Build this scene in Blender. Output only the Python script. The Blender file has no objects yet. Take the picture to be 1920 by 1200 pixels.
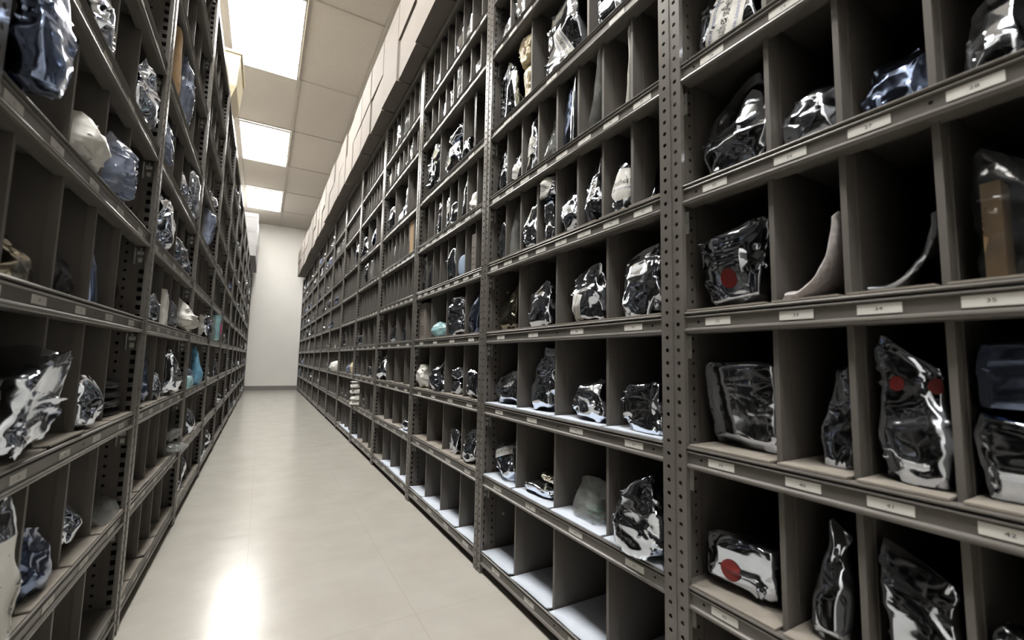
import bpy, math, random
import numpy as np
from mathutils import Matrix, Vector
from mathutils.bvhtree import BVHTree

S = bpy.context.scene
C = S.collection

# ------------------------------------------------------------------ camera
cam_d = bpy.data.cameras.new('camera')
cam_d.sensor_width = 36.0
cam_d.lens = 15.457
cam_d.clip_start = 0.02
cam_d.dof.use_dof = True
cam_d.dof.focus_distance = 1.8
cam_d.dof.aperture_fstop = 4.0
cam = bpy.data.objects.new('camera', cam_d)
C.objects.link(cam)
RIGHT = Vector((0.869915, -0.492803, 0.019831)); UP = Vector((-0.062364, -0.070022, 0.995594)); FWD = Vector((0.489243, 0.867319, 0.091646))
cam.matrix_world = Matrix(((RIGHT.x, UP.x, -FWD.x, 0), (RIGHT.y, UP.y, -FWD.y, 0), (RIGHT.z, UP.z, -FWD.z, 0.7776), (0, 0, 0, 1)))
S.camera = cam

# ------------------------------------------------------------------ world, light level, exposure
w = bpy.data.worlds.new('world')
S.world = w
w.use_nodes = True
w.node_tree.nodes['Background'].inputs[0].default_value = (1.0, 0.97, 0.92, 1)
w.node_tree.nodes['Background'].inputs[1].default_value = 0.0
LAMP_STRENGTH = 40.0
S.view_settings.view_transform = 'Standard'
S.view_settings.look = 'None'
S.view_settings.gamma = 1.0
S.view_settings.use_curve_mapping = False
S.view_settings.exposure = 0.0
S.cycles.max_bounces = 9
S.cycles.diffuse_bounces = 4
S.cycles.glossy_bounces = 5
S.cycles.transparent_max_bounces = 10
S.cycles.sample_clamp_indirect = 6.0
S.cycles.caustics_reflective = False
S.cycles.caustics_refractive = False

# ------------------------------------------------------------------ measures (metres)
AX, BX = 0.7447, 0.3084          # aisle-side faces of the right and left rows
BAY = 0.914
RY, LY = 0.6311, 1.6531          # first visible joints of the rows
WALL_Y, CEIL = 11.4155, 3.788
DEPTH = 0.42
TOP = 2.588
RZ = [.075, .353, .616, .883, 1.1495, 1.418, 1.695, 2.035, 2.275]
LZ = [.085, .345, .61, .88, 1.13, 1.39, 1.66, 1.97, 2.28]
TILE = 1.2645
LX1, LY1 = 0.1541, 6.3986        # right edge of the lamps, near edge of the middle one
ORD = ['first', 'second', 'third', 'fourth', 'fifth', 'sixth', 'seventh', 'eighth', 'ninth', 'tenth', 'eleventh', 'twelfth', 'thirteenth', 'fourteenth', 'fifteenth', 'sixteenth', 'seventeenth', 'eighteenth', 'nineteenth', 'twentieth', 'twenty-first', 'twenty-second', 'twenty-third', 'twenty-fourth', 'twenty-fifth', 'twenty-sixth', 'twenty-seventh', 'twenty-eighth']
random.seed(7)


# ------------------------------------------------------------------ materials
def nodes(name):
    m = bpy.data.materials.new(name)
    m.use_nodes = True
    nt = m.node_tree
    return m, nt, nt.nodes['Principled BSDF']


def tex(nt, kind, scale, coord='Object', **kw):
    n = nt.nodes.new(kind)
    tc = nt.nodes.new('ShaderNodeTexCoord')
    nt.links.new(tc.outputs[coord], n.inputs['Vector'])
    n.inputs['Scale'].default_value = scale
    for k, v in kw.items():
        if k in n.inputs:
            n.inputs[k].default_value = v
        else:
            setattr(n, k, v)
    return n


def ramp(nt, src, stops):
    r = nt.nodes.new('ShaderNodeValToRGB')
    nt.links.new(src, r.inputs[0])
    e = r.color_ramp.elements
    for i, (p, c) in enumerate(stops):
        x = e[i] if i < 2 else e.new(p)
        x.position = p
        x.color = (c[0], c[1], c[2], 1)
    return r


def bump(nt, src, bsdf, strength, dist):
    b = nt.nodes.new('ShaderNodeBump')
    b.inputs['Strength'].default_value = strength
    b.inputs['Distance'].default_value = dist
    nt.links.new(src, b.inputs['Height'])
    nt.links.new(b.outputs[0], bsdf.inputs['Normal'])
    return b


def plain(name, col, rough=.5, metal=0.0, noise=0.0, nscale=30, spec=.5, bumpy=0.0):
    m, nt, p = nodes(name)
    p.inputs['Base Color'].default_value = (*col, 1)
    p.inputs['Roughness'].default_value = rough
    p.inputs['Metallic'].default_value = metal
    p.inputs['Specular IOR Level'].default_value = spec
    if noise or bumpy:
        n = tex(nt, 'ShaderNodeTexNoise', nscale, Detail=5.0)
        if noise:
            a = [max(0, c * (1 - noise)) for c in col]
            b = [min(1, c * (1 + noise)) for c in col]
            r = ramp(nt, n.outputs['Fac'], [(.3, a), (.7, b)])
            nt.links.new(r.outputs[0], p.inputs['Base Color'])
        if bumpy:
            bump(nt, n.outputs['Fac'], p, bumpy, .002)
    return m


def foil(name, col, rough=.11, metal=1.0, strength=.13):
    m, nt, p = nodes(name)
    p.inputs['Base Color'].default_value = (*col, 1)
    p.inputs['Metallic'].default_value = metal
    p.inputs['Roughness'].default_value = rough
    v = tex(nt, 'ShaderNodeTexVoronoi', 17.0, feature='DISTANCE_TO_EDGE')
    n = tex(nt, 'ShaderNodeTexNoise', 14.0, Detail=3.0)
    wv = nt.nodes.new('ShaderNodeVectorMath')
    wv.operation = 'MULTIPLY_ADD'
    nt.links.new(n.outputs['Color'], wv.inputs[0])
    wv.inputs[1].default_value = (.06, .06, .06)
    tc = nt.nodes.new('ShaderNodeTexCoord')
    nt.links.new(tc.outputs['Object'], wv.inputs[2])
    nt.links.new(wv.outputs[0], v.inputs['Vector'])
    cl = nt.nodes.new('ShaderNodeMath')
    cl.operation = 'MINIMUM'
    cl.inputs[1].default_value = .12
    nt.links.new(v.outputs['Distance'], cl.inputs[0])
    ad = nt.nodes.new('ShaderNodeMath')
    ad.operation = 'MULTIPLY_ADD'
    nt.links.new(n.outputs['Fac'], ad.inputs[0])
    ad.inputs[1].default_value = .5
    nt.links.new(cl.outputs[0], ad.inputs[2])
    bump(nt, ad.outputs[0], p, strength, .012)
    return m


def film(name, col, body, gloss=.12):
    """Thin translucent plastic: part see-through, part milky, part glossy."""
    m, nt, p = nodes(name)
    p.inputs['Base Color'].default_value = (*col, 1)
    p.inputs['Roughness'].default_value = gloss
    p.inputs['Specular IOR Level'].default_value = .9
    n = tex(nt, 'ShaderNodeTexNoise', 22.0, Detail=4.0)
    bump(nt, n.outputs['Fac'], p, .3, .006)
    t = nt.nodes.new('ShaderNodeBsdfTransparent')
    t.inputs[0].default_value = (*[min(1, .66 + c * .34) for c in col], 1)
    mx = nt.nodes.new('ShaderNodeMixShader')
    r = ramp(nt, n.outputs['Fac'], [(.3, (body - .15,) * 3), (.7, (min(1, body + .15),) * 3)])
    nt.links.new(r.outputs[0], mx.inputs[0])
    nt.links.new(t.outputs[0], mx.inputs[1])
    nt.links.new(p.outputs[0], mx.inputs[2])
    nt.links.new(mx.outputs[0], nt.nodes['Material Output'].inputs[0])
    return m


M = {}
M['paint'] = plain('grey_paint', (.140, .131, .121), .28, noise=.12, nscale=9, spec=.5)
M['panel'] = plain('grey_panel_paint', (.128, .119, .110), .5, noise=.1, nscale=6)
M['zinc'] = plain('zinc_clip', (.80, .82, .78), .22, .35, noise=.2, nscale=60)
M['card'] = plain('label_card', (.72, .71, .68), .6)
M['ink'] = plain('black_ink', (.02, .02, .022), .5)
M['blueink'] = plain('blue_ink', (.10, .13, .30), .5)
M['foil'] = foil('silver_foil', (.74, .80, .91), .09)
M['navy'] = foil('dark_blue_foil', (.20, .25, .38), .16)
M['olive'] = foil('dim_brown_foil', (.28, .26, .21), .2)
M['gold'] = foil('gold_foil', (.70, .67, .56), .12)
M['smoke'] = film('smoky_plastic', (.05, .055, .06), .35)
M['clear'] = film('clear_plastic', (.50, .52, .51), .32, .07)
M['blueclear'] = film('bluish_plastic', (.30, .35, .48), .6)
M['white'] = plain('white_plastic', (.74, .73, .70), .4, noise=.06, nscale=20, bumpy=.4)
M['lilac'] = plain('bubble_wrap', (.46, .43, .44), .3, noise=.25, nscale=110, bumpy=.9)
M['cream'] = plain('cream_plastic', (.72, .62, .42), .35, noise=.12, nscale=18, bumpy=.5)
M['teal'] = film('teal_plastic', (.42, .68, .72), .75)
M['blue'] = plain('blue_plastic', (.14, .34, .50), .35, bumpy=.4)
M['bluecard'] = plain('light_blue_card', (.36, .46, .62), .6)
M['brown'] = plain('brown_cardboard', (.40, .27, .15), .8, noise=.08)
M['tan'] = plain('beige_paper', (.42, .36, .28), .8, noise=.1)
M['black'] = plain('black_plastic', (.022, .022, .024), .3, bumpy=.5)
M['green'] = plain('green_circuit_board', (.05, .22, .13), .4, noise=.5, nscale=80)
M['red'] = plain('red_sticker', (.20, .022, .022), .5)
M['pink'] = plain('pink_label', (.85, .05, .30), .5)
M['box'] = plain('cream_cardboard', (.19, .170, .153), .8, noise=.05, nscale=4)
M['greybox'] = plain('grey_cardboard', (.40, .40, .41), .8, noise=.05, nscale=4)
M['liner'] = plain('grey_corrugated_card', (.27, .245, .215), .85, noise=.15, nscale=25)
M['linerw'] = plain('pale_blue_card', (.62, .68, .78), .7, noise=.08, nscale=12)
M['hole_shade'] = plain('painted_hole_shade', (.006, .006, .006), .8, spec=.1)  # near-black that paints shade into the punched holes
_m, _nt, _p = nodes('lit_diffuser')
_p.inputs['Base Color'].default_value = (.9, .9, .9, 1)
_p.inputs['Emission Color'].default_value = (1.0, .972, .92, 1)
_p.inputs['Emission Strength'].default_value = LAMP_STRENGTH
M['lamp'] = _m


def ceiling_material():
    m, nt, p = nodes('acoustic_ceiling_tile')
    n = tex(nt, 'ShaderNodeTexNoise', 160.0, Detail=3.0, Roughness=.7)
    r = ramp(nt, n.outputs['Fac'], [(.38, (.31, .284, .247)), (.5, (.44, .405, .357))])
    nt.links.new(r.outputs[0], p.inputs['Base Color'])
    p.inputs['Roughness'].default_value = .95
    bump(nt, n.outputs['Fac'], p, .3, .002)
    return m


def floor_material():
    m, nt, p = nodes('polished_vinyl_floor')
    n = tex(nt, 'ShaderNodeTexNoise', 5.0, Detail=6.0, Roughness=.6)
    tc = nt.nodes.new('ShaderNodeTexCoord')
    mp = nt.nodes.new('ShaderNodeMapping')
    mp.inputs['Scale'].default_value = (6, 34, 1)
    nt.links.new(tc.outputs['Object'], mp.inputs[0])
    n2 = nt.nodes.new('ShaderNodeTexNoise')
    n2.inputs['Scale'].default_value = 1.0
    n2.inputs['Detail'].default_value = 4
    nt.links.new(mp.outputs[0], n2.inputs['Vector'])
    r = ramp(nt, n.outputs['Fac'], [(.3, (.415, .397, .357)), (.7, (.47, .453, .415))])
    br = tex(nt, 'ShaderNodeTexBrick', 1.0, offset=0.0, offset_frequency=1)
    br.inputs['Brick Width'].default_value = .4572
    br.inputs['Row Height'].default_value = .4572
    br.inputs['Mortar Size'].default_value = .0008
    br.inputs['Mortar'].default_value = (.36, .335, .29, 1)
    nt.links.new(r.outputs[0], br.inputs['Color1'])
    nt.links.new(r.outputs[0], br.inputs['Color2'])
    nt.links.new(br.outputs['Color'], p.inputs['Base Color'])
    r2 = ramp(nt, n2.outputs['Fac'], [(.3, (.17,) * 3), (.75, (.26,) * 3)])
    nt.links.new(r2.outputs[0], p.inputs['Roughness'])
    p.inputs['Specular IOR Level'].default_value = .55
    bump(nt, n2.outputs['Fac'], p, .025, .002)
    return m


M['ceiling'] = ceiling_material()
M['floor'] = floor_material()
M['wall'] = plain('painted_wall', (.77, .757, .725), .7, noise=.02, nscale=3)
M['tbar'] = plain('ceiling_grid_paint', (.34, .315, .275), .5)
M['base'] = plain('grey_vinyl_base', (.20, .19, .18), .45)
M['creambin'] = plain('cream_moulded_plastic', (.74, .67, .47), .4)


# ------------------------------------------------------------------ mesh helpers
class MB:
    """Collects vertices and faces for one mesh; faces carry a material slot."""

    def __init__(self):
        self.v, self.f, self.s = [], [], []

    def quad(self, a, b, c, d, s=0):
        i = len(self.v)
        self.v += [a, b, c, d]
        self.f.append((i, i + 1, i + 2, i + 3))
        self.s.append(s)

    def box(self, x0, x1, y0, y1, z0, z1, s=0):
        i = len(self.v)
        self.v += [(x0, y0, z0), (x1, y0, z0), (x1, y1, z0), (x0, y1, z0), (x0, y0, z1), (x1, y0, z1), (x1, y1, z1), (x0, y1, z1)]
        for q in ((0, 3, 2, 1), (4, 5, 6, 7), (0, 1, 5, 4), (1, 2, 6, 5), (2, 3, 7, 6), (3, 0, 4, 7)):
            self.f.append(tuple(i + k for k in q))
            self.s.append(s)

    def add(self, verts, faces, s=0):
        i = len(self.v)
        self.v += [tuple(p) for p in verts]
        for q in faces:
            self.f.append(tuple(i + int(k) for k in q))
            self.s.append(s)

    def extrude(self, prof, x0, x1, closed=False, s=0):
        """A (y, z) profile swept along x."""
        i = len(self.v)
        n = len(prof)
        self.v += [(x0, y, z) for y, z in prof] + [(x1, y, z) for y, z in prof]
        for k in range(n if closed else n - 1):
            a, b = i + k, i + (k + 1) % n
            self.f.append((a, b, b + n, a + n))
            self.s.append(s)
        if closed:
            self.f.append(tuple(range(i + n - 1, i - 1, -1)))
            self.f.append(tuple(range(i + n, i + 2 * n)))
            self.s += [s, s]

    def mesh(self, name, mats, smooth=False, sharp=None):
        me = bpy.data.meshes.new(name)
        me.from_pydata(self.v, [], self.f)
        for m in (mats if isinstance(mats, (list, tuple)) else [mats]):
            me.materials.append(M[m])
        if any(self.s):
            me.polygons.foreach_set('material_index', self.s)
        if smooth:
            me.polygons.foreach_set('use_smooth', [True] * len(self.f))
            if sharp:
                me.update()
                me.set_sharp_from_angle(angle=math.radians(sharp))
        me.update()
        return me


def put(name, me, parent=None, loc=(0, 0, 0), rotz=0.0):
    o = bpy.data.objects.new(name, me)
    C.objects.link(o)
    o.location = loc
    o.rotation_euler = (0, 0, rotz)
    if parent is not None:
        o.parent = parent
    return o


USED = {}


def tag(o, label, cat, group=None):
    USED.setdefault(label, []).append(o.name)
    o['label'] = label
    o['category'] = cat
    if group:
        o['group'] = group
    return o


def structure(o):
    o['kind'] = 'structure'
    return o


_text = {}


def text_mesh(s):
    """Flat outline of a word, height about 1, centred on its middle."""
    if s not in _text:
        cu = bpy.data.curves.new('t', 'FONT')
        cu.body = s
        cu.resolution_u = 2
        ob = bpy.data.objects.new('t', cu)
        me = ob.to_mesh()
        v = np.array([x.co[:] for x in me.vertices]) if len(me.vertices) else np.zeros((0, 3))
        f = [tuple(p.vertices) for p in me.polygons]
        ob.to_mesh_clear()
        bpy.data.objects.remove(ob)
        bpy.data.curves.remove(cu)
        if len(v):
            v[:, 0] -= (v[:, 0].min() + v[:, 0].max()) / 2
            v[:, 1] -= (v[:, 1].min() + v[:, 1].max()) / 2
        _text[s] = (v, f)
    return _text[s]


# ------------------------------------------------------------------ room
X0, X1, Y0 = -BX - DEPTH - .05, AX + DEPTH + .05, -3.4
b = MB(); b.box(X0 - .1, X1 + .1, Y0 - .1, WALL_Y + .1, -.1, 0)
structure(put('floor', b.mesh('floor', 'floor')))
b = MB(); b.box(X0 - .1, X1 + .1, Y0 - .1, WALL_Y + .1, CEIL, CEIL + .1)
structure(put('ceiling', b.mesh('ceiling', 'ceiling')))
for nm, bb in (('wall_far', (X0, X1, WALL_Y, WALL_Y + .1)), ('wall_near', (X0, X1, Y0 - .1, Y0)), ('wall_left', (X0 - .1, X0, Y0, WALL_Y)), ('wall_right', (X1, X1 + .1, Y0, WALL_Y))):
    b = MB(); b.box(*bb, 0, CEIL)
    structure(put(nm, b.mesh(nm, 'wall')))
b = MB(); b.box(X0, X1, WALL_Y - .008, WALL_Y, 0, .1)
structure(put('baseboard_far', b.mesh('baseboard_far', 'base')))
# the ceiling grid: long tees along the aisle, cross tees between them
tb = MB()
xs = [LX1 + .012 + k * (.6322) for k in range(-2, 3)]
for x in xs:
    if X0 < x < X1:
        tb.box(x - .010, x + .010, Y0, WALL_Y, CEIL - .010, CEIL)
y = LY1 - .006 - 8 * TILE
while y < WALL_Y:
    if y > Y0:
        tb.box(X0, X1, y - .007, y + .007, CEIL - .0095, CEIL)
    y += TILE
structure(put('trim_1', tb.mesh('trim_1', 'tbar')))
# the lamps: three in view, then two unseen ones added for their light
n_l = 0
for k in (1, 0, -1, -2, -3):
    y = LY1 + 2 * k * TILE
    fr, df = MB(), MB()
    xa, xb, ya, yb = LX1 - .6082, LX1, y + .004, y + TILE - .016
    for q in ((xa, xb, ya, ya + .018), (xa, xb, yb - .018, yb), (xa, xa + .018, ya + .018, yb - .018), (xb - .018, xb, ya + .018, yb - .018)):
        fr.box(*q, CEIL - .03, CEIL - .0125)
    df.box(xa + .018, xb - .018, ya + .018, yb - .018, CEIL - .026, CEIL - .018)
    t = put('ceiling_light', None, loc=((xa + xb) / 2, (ya + yb) / 2, CEIL - .0125))
    for nm, mb, mt in (('frame', fr, 'tbar'), ('diffuser', df, 'lamp')):
        mb.v = [(a - t.location.x, c - t.location.y, d - t.location.z) for a, c, d in mb.v]
        put(nm, mb.mesh(nm, mt), t)
    tag(t, ['recessed ceiling light panel farthest down the aisle, next to the end wall', 'recessed ceiling light panel in the middle of the three seen', 'recessed ceiling light panel nearest, cut by the picture top', 'recessed ceiling light panel added unseen straight over the camera', 'recessed ceiling light panel added unseen behind the camera'][n_l], 'light', 'ceiling lights over the aisle')
    n_l += 1


# ------------------------------------------------------------------ what lies in the bins: row, unit, shelf, place along the unit, inset, lift, width, depth, height, shape, film, look, bin, extras
BAGS = [
    ('R',0,5,0.099,0.03,0,0.131,0.087,0.194,'pouch','foil','silver foil bag with sideways printed label',0,{'st': ('L',0.6,0.45,0.075,0.17,-10)}),
    ('R',0,4,0.11,0.03,0,0.154,0.107,0.213,'pouch','foil','bulky crumpled silver foil bag with lopsided top',0,{'sl': 0.25,'am': 1.3}),
    ('R',0,4,0.252,0.03,0,0.096,0.07,0.104,'roll','foil','low shiny foil bag rolled like a loaf',1,{}),
    ('R',0,4,0.367,0.04,0,0.084,0.07,0.107,'roll','navy','long dark blue foil bag lying flat',2,{}),
    ('R',0,4,0.472,0.03,0,0.059,0.07,0.118,'pouch','foil','blurred bright foil bag with a brown corner',3,{}),
    ('R',0,3,0.106,0.03,0,0.141,0.094,0.158,'block','foil','boxy foil bag with a red sticker',0,{'st': ('R',0.42,0.36,0.036,0.038,0),'am': 1.25}),
    ('R',0,3,0.255,0.02,0,0.096,0.16,0.132,'bent','lilac','pale bubble wrap strip curving up the divider',1,{}),
    ('R',0,3,0.364,0.05,0,0.095,0.16,0.108,'bent','foil','dark foil bag bent up against the divider',2,{}),
    ('R',0,3,0.476,0.02,0,0.07,0.063,0.173,'tall','smoke','tall smoky plastic bag holding brown box',3,{'sl': -0.18}),
    ('R',0,2,0.11,0.03,0,0.154,0.107,0.16,'block','foil','large square foil wrapped box',0,{'am': 0.5}),
    ('R',0,2,0.267,0.05,0,0.056,0.07,0.156,'peak','foil','slumped foil bag leaning on the divider',1,{'sl': 0.25}),
    ('R',0,2,0.369,0.02,0,0.088,0.07,0.195,'pouch','foil','tall foil bag with two red stickers',2,{'st': ('RR',0.3,0.66,0.017,0.021,0),'sl': -0.18,'am': 1.2}),
    ('R',0,2,0.462,0.03,0,0.071,0.07,0.103,'block','foil','lower foil box of a stacked pair',3,{'am': 0.6}),
    ('R',0,2,0.467,0.03,0.106,0.072,0.07,0.087,'block','navy','upper foil box of a stacked pair',3,{'am': 0.6}),
    ('R',0,1,0.104,0.03,0,0.136,0.091,0.099,'block','foil','boxy foil bag with a red sticker',0,{'st': ('R',0.42,0.4,0.036,0.038,0),'am': 1.25}),
    ('R',0,1,0.252,0.03,0,0.053,0.07,0.166,'peak','foil','narrow upright foil bag with open mouth',1,{'sl': -0.2}),
    ('R',0,1,0.234,0.16,0,0.027,0.07,0.092,'lump','foil','small dark foil bundle behind an upright bag',1,{}),
    ('R',0,1,0.364,0.02,0,0.084,0.07,0.168,'block','foil','angular foil bag with a sloping top',2,{'sl': -0.14,'am': 1.3}),
    ('R',0,1,0.447,0.03,0,0.044,0.07,0.113,'lump','foil','small foil bag barely in frame',3,{}),
    ('R',1,7,0.08,0.02,0,0.093,0.093,0.186,'pouch','foil','bright crumpled foil bag beside the post',0,{}),
    ('R',1,7,0.19,0.02,0,0.093,0.088,0.186,'lump','foil','bright crumpled foil bundle',1,{'am': 1.4}),
    ('R',1,6,0.091,0.02,0,0.115,0.125,0.286,'tall','foil','upright bright foil bag',0,{'am': 1.2}),
    ('R',1,6,0.236,0.03,0,0.105,0.07,0.182,'lump','cream','lower cream plastic bag of a pair',0,{}),
    ('R',1,6,0.236,0.02,0.152,0.11,0.07,0.134,'lump','cream','upper cream plastic bag with red print',0,{'st': ('r',0.5,0.6,0.03,0.05,0)}),
    ('R',1,6,0.457,0.0,0,0.184,0.122,0.286,'pouch','foil','tall pleated foil bag with a paper label',1,{'st': ('L',0.6,0.32,0.045,0.13,205),'sl': 0.15}),
    ('R',1,6,0.544,0.03,0,0.072,0.07,0.281,'pouch','navy','dark foil bag tucked beside a pleated one',1,{}),
    ('R',1,6,0.693,0.0,0,0.094,0.07,0.173,'pouch','foil','bright angular foil bag on top shelf edge',2,{}),
    ('R',1,5,0.068,0.02,0,0.069,0.062,0.191,'tall','foil','slim upright foil packet',0,{}),
    ('R',1,5,0.187,0.02,0,0.092,0.07,0.138,'lump','foil','leaning foil bag with a printed label',1,{'st': ('L',0.4,0.4,0.07,0.05,-30)}),
    ('R',1,5,0.281,0.02,0,0.064,0.057,0.214,'tall','foil','foil bag with a round printed sticker',2,{'st': ('O',0.55,0.48,0.075,0.07,0),'sl': 0.2}),
    ('R',1,5,0.395,0.02,0,0.07,0.07,0.189,'peak','clear','clear pointed plastic bag',3,{}),
    ('R',1,5,0.49,0.03,0,0.054,0.16,0.223,'flat','navy','two-toned flat dark foil packet standing upright',4,{}),
    ('R',1,5,0.541,0.01,0,0.02,0.16,0.223,'flat','foil','thin silver edged foil packet standing upright',4,{}),
    ('R',1,5,0.62,0.01,0,0.093,0.16,0.222,'bent','clear','clear plastic sheet bent up the divider',5,{}),
    ('R',1,5,0.759,0.02,0,0.029,0.16,0.223,'bent','white','thin white packet bent up the divider',6,{}),
    ('R',1,4,0.08,0.02,0,0.093,0.07,0.149,'lump','foil','small dark crumpled foil bag',0,{}),
    ('R',1,4,0.17,0.02,0,0.045,0.16,0.214,'flat','clear','tall clear plastic sleeve leaning aside',1,{}),
    ('R',1,4,0.294,0.01,0,0.091,0.07,0.148,'lump','foil','rounded creased foil bag',2,{}),
    ('R',1,4,0.399,0.02,0,0.077,0.07,0.134,'lump','foil','lower foil bag of a stacked pair',3,{}),
    ('R',1,4,0.405,0.0,0.118,0.093,0.07,0.096,'lump','foil','upper foil bag with a round label',3,{'st': ('O',0.5,0.45,0.06,0.075,-25)}),
    ('R',1,4,0.512,0.01,0,0.093,0.07,0.134,'lump','foil','dark rounded foil bag',4,{}),
    ('R',1,4,0.626,0.01,0,0.08,0.07,0.182,'pouch','foil','upright folded foil bag',5,{'sl': 0.15}),
    ('R',1,4,0.734,0.01,0,0.079,0.07,0.137,'lump','foil','foil bag with a large printed label',6,{'st': ('O',0.6,0.5,0.085,0.085,0)}),
    ('R',1,4,0.84,0.02,0,0.015,0.16,0.121,'flat','foil','thin foil packet leaning like a blade',7,{'lean': 0.08}),
    ('R',1,3,0.106,0.02,0,0.132,0.099,0.198,'pouch','olive','slanted dark olive and maroon foil bag',0,{'sl': 0.5}),
    ('R',1,3,0.328,0.02,0,0.135,0.09,0.15,'pouch','foil','squat foil bag with a creased top',1,{'sl': 0.15}),
    ('R',1,3,0.573,0.02,0,0.134,0.089,0.156,'pouch','foil','foil bag folded forward with a printed sticker',2,{'st': ('L',0.33,0.24,0.04,0.085,-12),'sl': 0.2}),
    ('R',1,3,0.791,0.01,0,0.128,0.085,0.163,'pouch','foil','wide open topped foil bag',3,{'am': 0.9,'sl': 0.1,'flare': 1}),
    ('R',1,2,0.117,0.02,0,0.166,0.11,0.116,'lump','foil','wide low dark foil bag',0,{}),
    ('R',1,2,0.353,0.02,0,0.132,0.088,0.213,'peak','foil','tall bulbous foil bag with pinched neck',1,{'am': 1.3}),
    ('R',1,2,0.595,0.01,0,0.143,0.095,0.107,'lump','foil','rounded foil bag with a folded flap',2,{}),
    ('R',1,2,0.798,0.01,0,0.118,0.078,0.109,'block','foil','creased square foil bag with string',3,{'am': 1.2}),
    ('R',1,1,0.129,0.01,0,0.144,0.096,0.121,'lump','foil','crumpled foil bag with a paper band',0,{'st': ('L',0.42,0.72,0.03,0.11,-70)}),
    ('R',1,1,0.339,0.02,0,0.157,0.104,0.043,'lump','foil','lower flattened foil bag of a pair',1,{'am': 1.3}),
    ('R',1,1,0.394,0.03,0.032,0.065,0.07,0.048,'lump','gold','upper small foil bag of a pair',1,{}),
    ('R',1,1,0.579,0.02,0,0.134,0.1,0.107,'pouch','clear','cloudy clear bag holding green boards',2,{'ins': 'green'}),
    ('R',1,1,0.808,-0.03,0,0.144,0.096,0.171,'pouch','foil','big foil bag slumping over the shelf edge',3,{'sl': 0.25,'am': 1.1}),
    ('R',2,8,0.187,0.02,0,0.093,0.117,0.259,'tall','foil','long twisted foil bag',1,{'am': 1.3}),
    ('R',2,8,0.512,0.02,0,0.093,0.07,0.222,'lump','foil','small bright foil bag',4,{}),
    ('R',2,8,0.62,0.02,0,0.093,0.094,0.244,'tall','foil','tall bright foil bag',5,{}),
    ('R',2,7,0.317,0.02,0,0.054,0.05,0.186,'tall','navy','slim dark foil packet',2,{}),
    ('R',2,7,0.406,0.02,0,0.089,0.07,0.186,'lump','foil','wrinkled bright foil bag',3,{}),
    ('R',2,7,0.53,0.01,0,0.058,0.16,0.186,'flat','clear','grey translucent plastic sleeve',4,{}),
    ('R',2,7,0.632,0.02,0,0.068,0.07,0.186,'peak','foil','pointed wrinkled foil bag',5,{}),
    ('R',2,7,0.737,0.02,0,0.072,0.07,0.144,'lump','foil','small curled foil bag',6,{}),
    ('R',2,6,0.149,0.0,0,0.229,0.152,0.286,'lump','foil','heavily crumpled dark foil bag',0,{'am': 1.4}),
    ('R',2,6,0.159,-0.03,0,0.157,0.104,0.109,'lump','foil','bright foil bag spilling past the post',0,{}),
    ('R',2,6,0.453,0.0,0,0.132,0.088,0.166,'lump','foil','lower bright foil bag of a stack',1,{}),
    ('R',2,6,0.465,0.02,0.117,0.166,0.11,0.169,'pouch','foil','tall folded foil bag above a bright one',1,{}),
    ('R',2,6,0.648,0.0,0,0.069,0.07,0.108,'lump','foil','small foil bag at the divider foot',2,{}),
    ('R',2,6,0.735,0.02,0,0.093,0.07,0.286,'frame','black','thin black wire frame leaning on the post',2,{}),
    ('R',2,6,0.694,0.06,0,0.065,0.07,0.231,'lump','tan','beige paper bundle behind a wire frame',2,{}),
    ('R',2,5,0.29,0.02,0,0.059,0.053,0.223,'tall','foil','slim tied foil packet',2,{}),
    ('R',2,5,0.417,0.02,0,0.054,0.05,0.187,'tall','foil','slim foil packet with a pale label',3,{'st': ('O',0.5,0.6,0.05,0.06,0)}),
    ('R',2,5,0.617,0.02,0.11,0.093,0.07,0.105,'lump','foil','upper foil bag of a leaning pair',5,{}),
    ('R',2,5,0.512,0.01,0,0.093,0.099,0.134,'roll','foil','lower foil bag of a leaning pair',4,{}),
    ('R',2,5,0.733,0.01,0,0.081,0.07,0.135,'peak','white','white translucent plastic bag',6,{}),
    ('R',2,4,0.08,0.02,0,0.093,0.085,0.213,'block','foil','square dark foil bag beside the post',0,{}),
    ('R',2,4,0.172,0.02,0,0.062,0.056,0.197,'tall','foil','slim dark foil bag',1,{}),
    ('R',2,4,0.509,0.0,0,0.093,0.111,0.168,'lump','foil','crumpled foil bag with grey patch',4,{'am': 1.3}),
    ('R',2,4,0.611,0.02,0,0.067,0.07,0.109,'block','bluecard','light blue card folder',5,{'am': 0.1}),
    ('R',2,4,0.754,0.02,0,0.039,0.07,0.173,'carton','white','tall white carton with printed side',6,{}),
    ('R',2,3,0.098,0.02,0,0.106,0.079,0.104,'carton','white','lower white carton of a printed pair',0,{}),
    ('R',2,3,0.087,0.02,0.104,0.107,0.08,0.093,'carton','white','upper white carton of a printed pair',0,{}),
    ('R',2,3,0.335,0.0,0,0.149,0.111,0.082,'lump','teal','pale teal plastic bag with knotted corner',1,{}),
    ('R',2,3,0.559,0.01,0,0.176,0.117,0.176,'lump','foil','plump creased foil bag',2,{'am': 1.2}),
    ('R',2,3,0.753,0.01,0,0.096,0.07,0.183,'pouch','navy','dark foil bag with a folded paper patch',3,{}),
    ('R',2,2,0.098,0.0,0,0.126,0.095,0.129,'lump','white','round white plastic bag',0,{}),
    ('R',2,2,0.345,-0.01,0,0.194,0.129,0.199,'pouch','foil','leaning foil bag overlapping a white one',1,{'sl': 0.2}),
    ('R',2,2,0.559,0.02,0,0.117,0.078,0.063,'lump','foil','lower foil bag of a small pair',2,{}),
    ('R',2,2,0.569,0.02,0.063,0.107,0.071,0.061,'lump','foil','upper foil bag of a small pair',2,{}),
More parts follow.
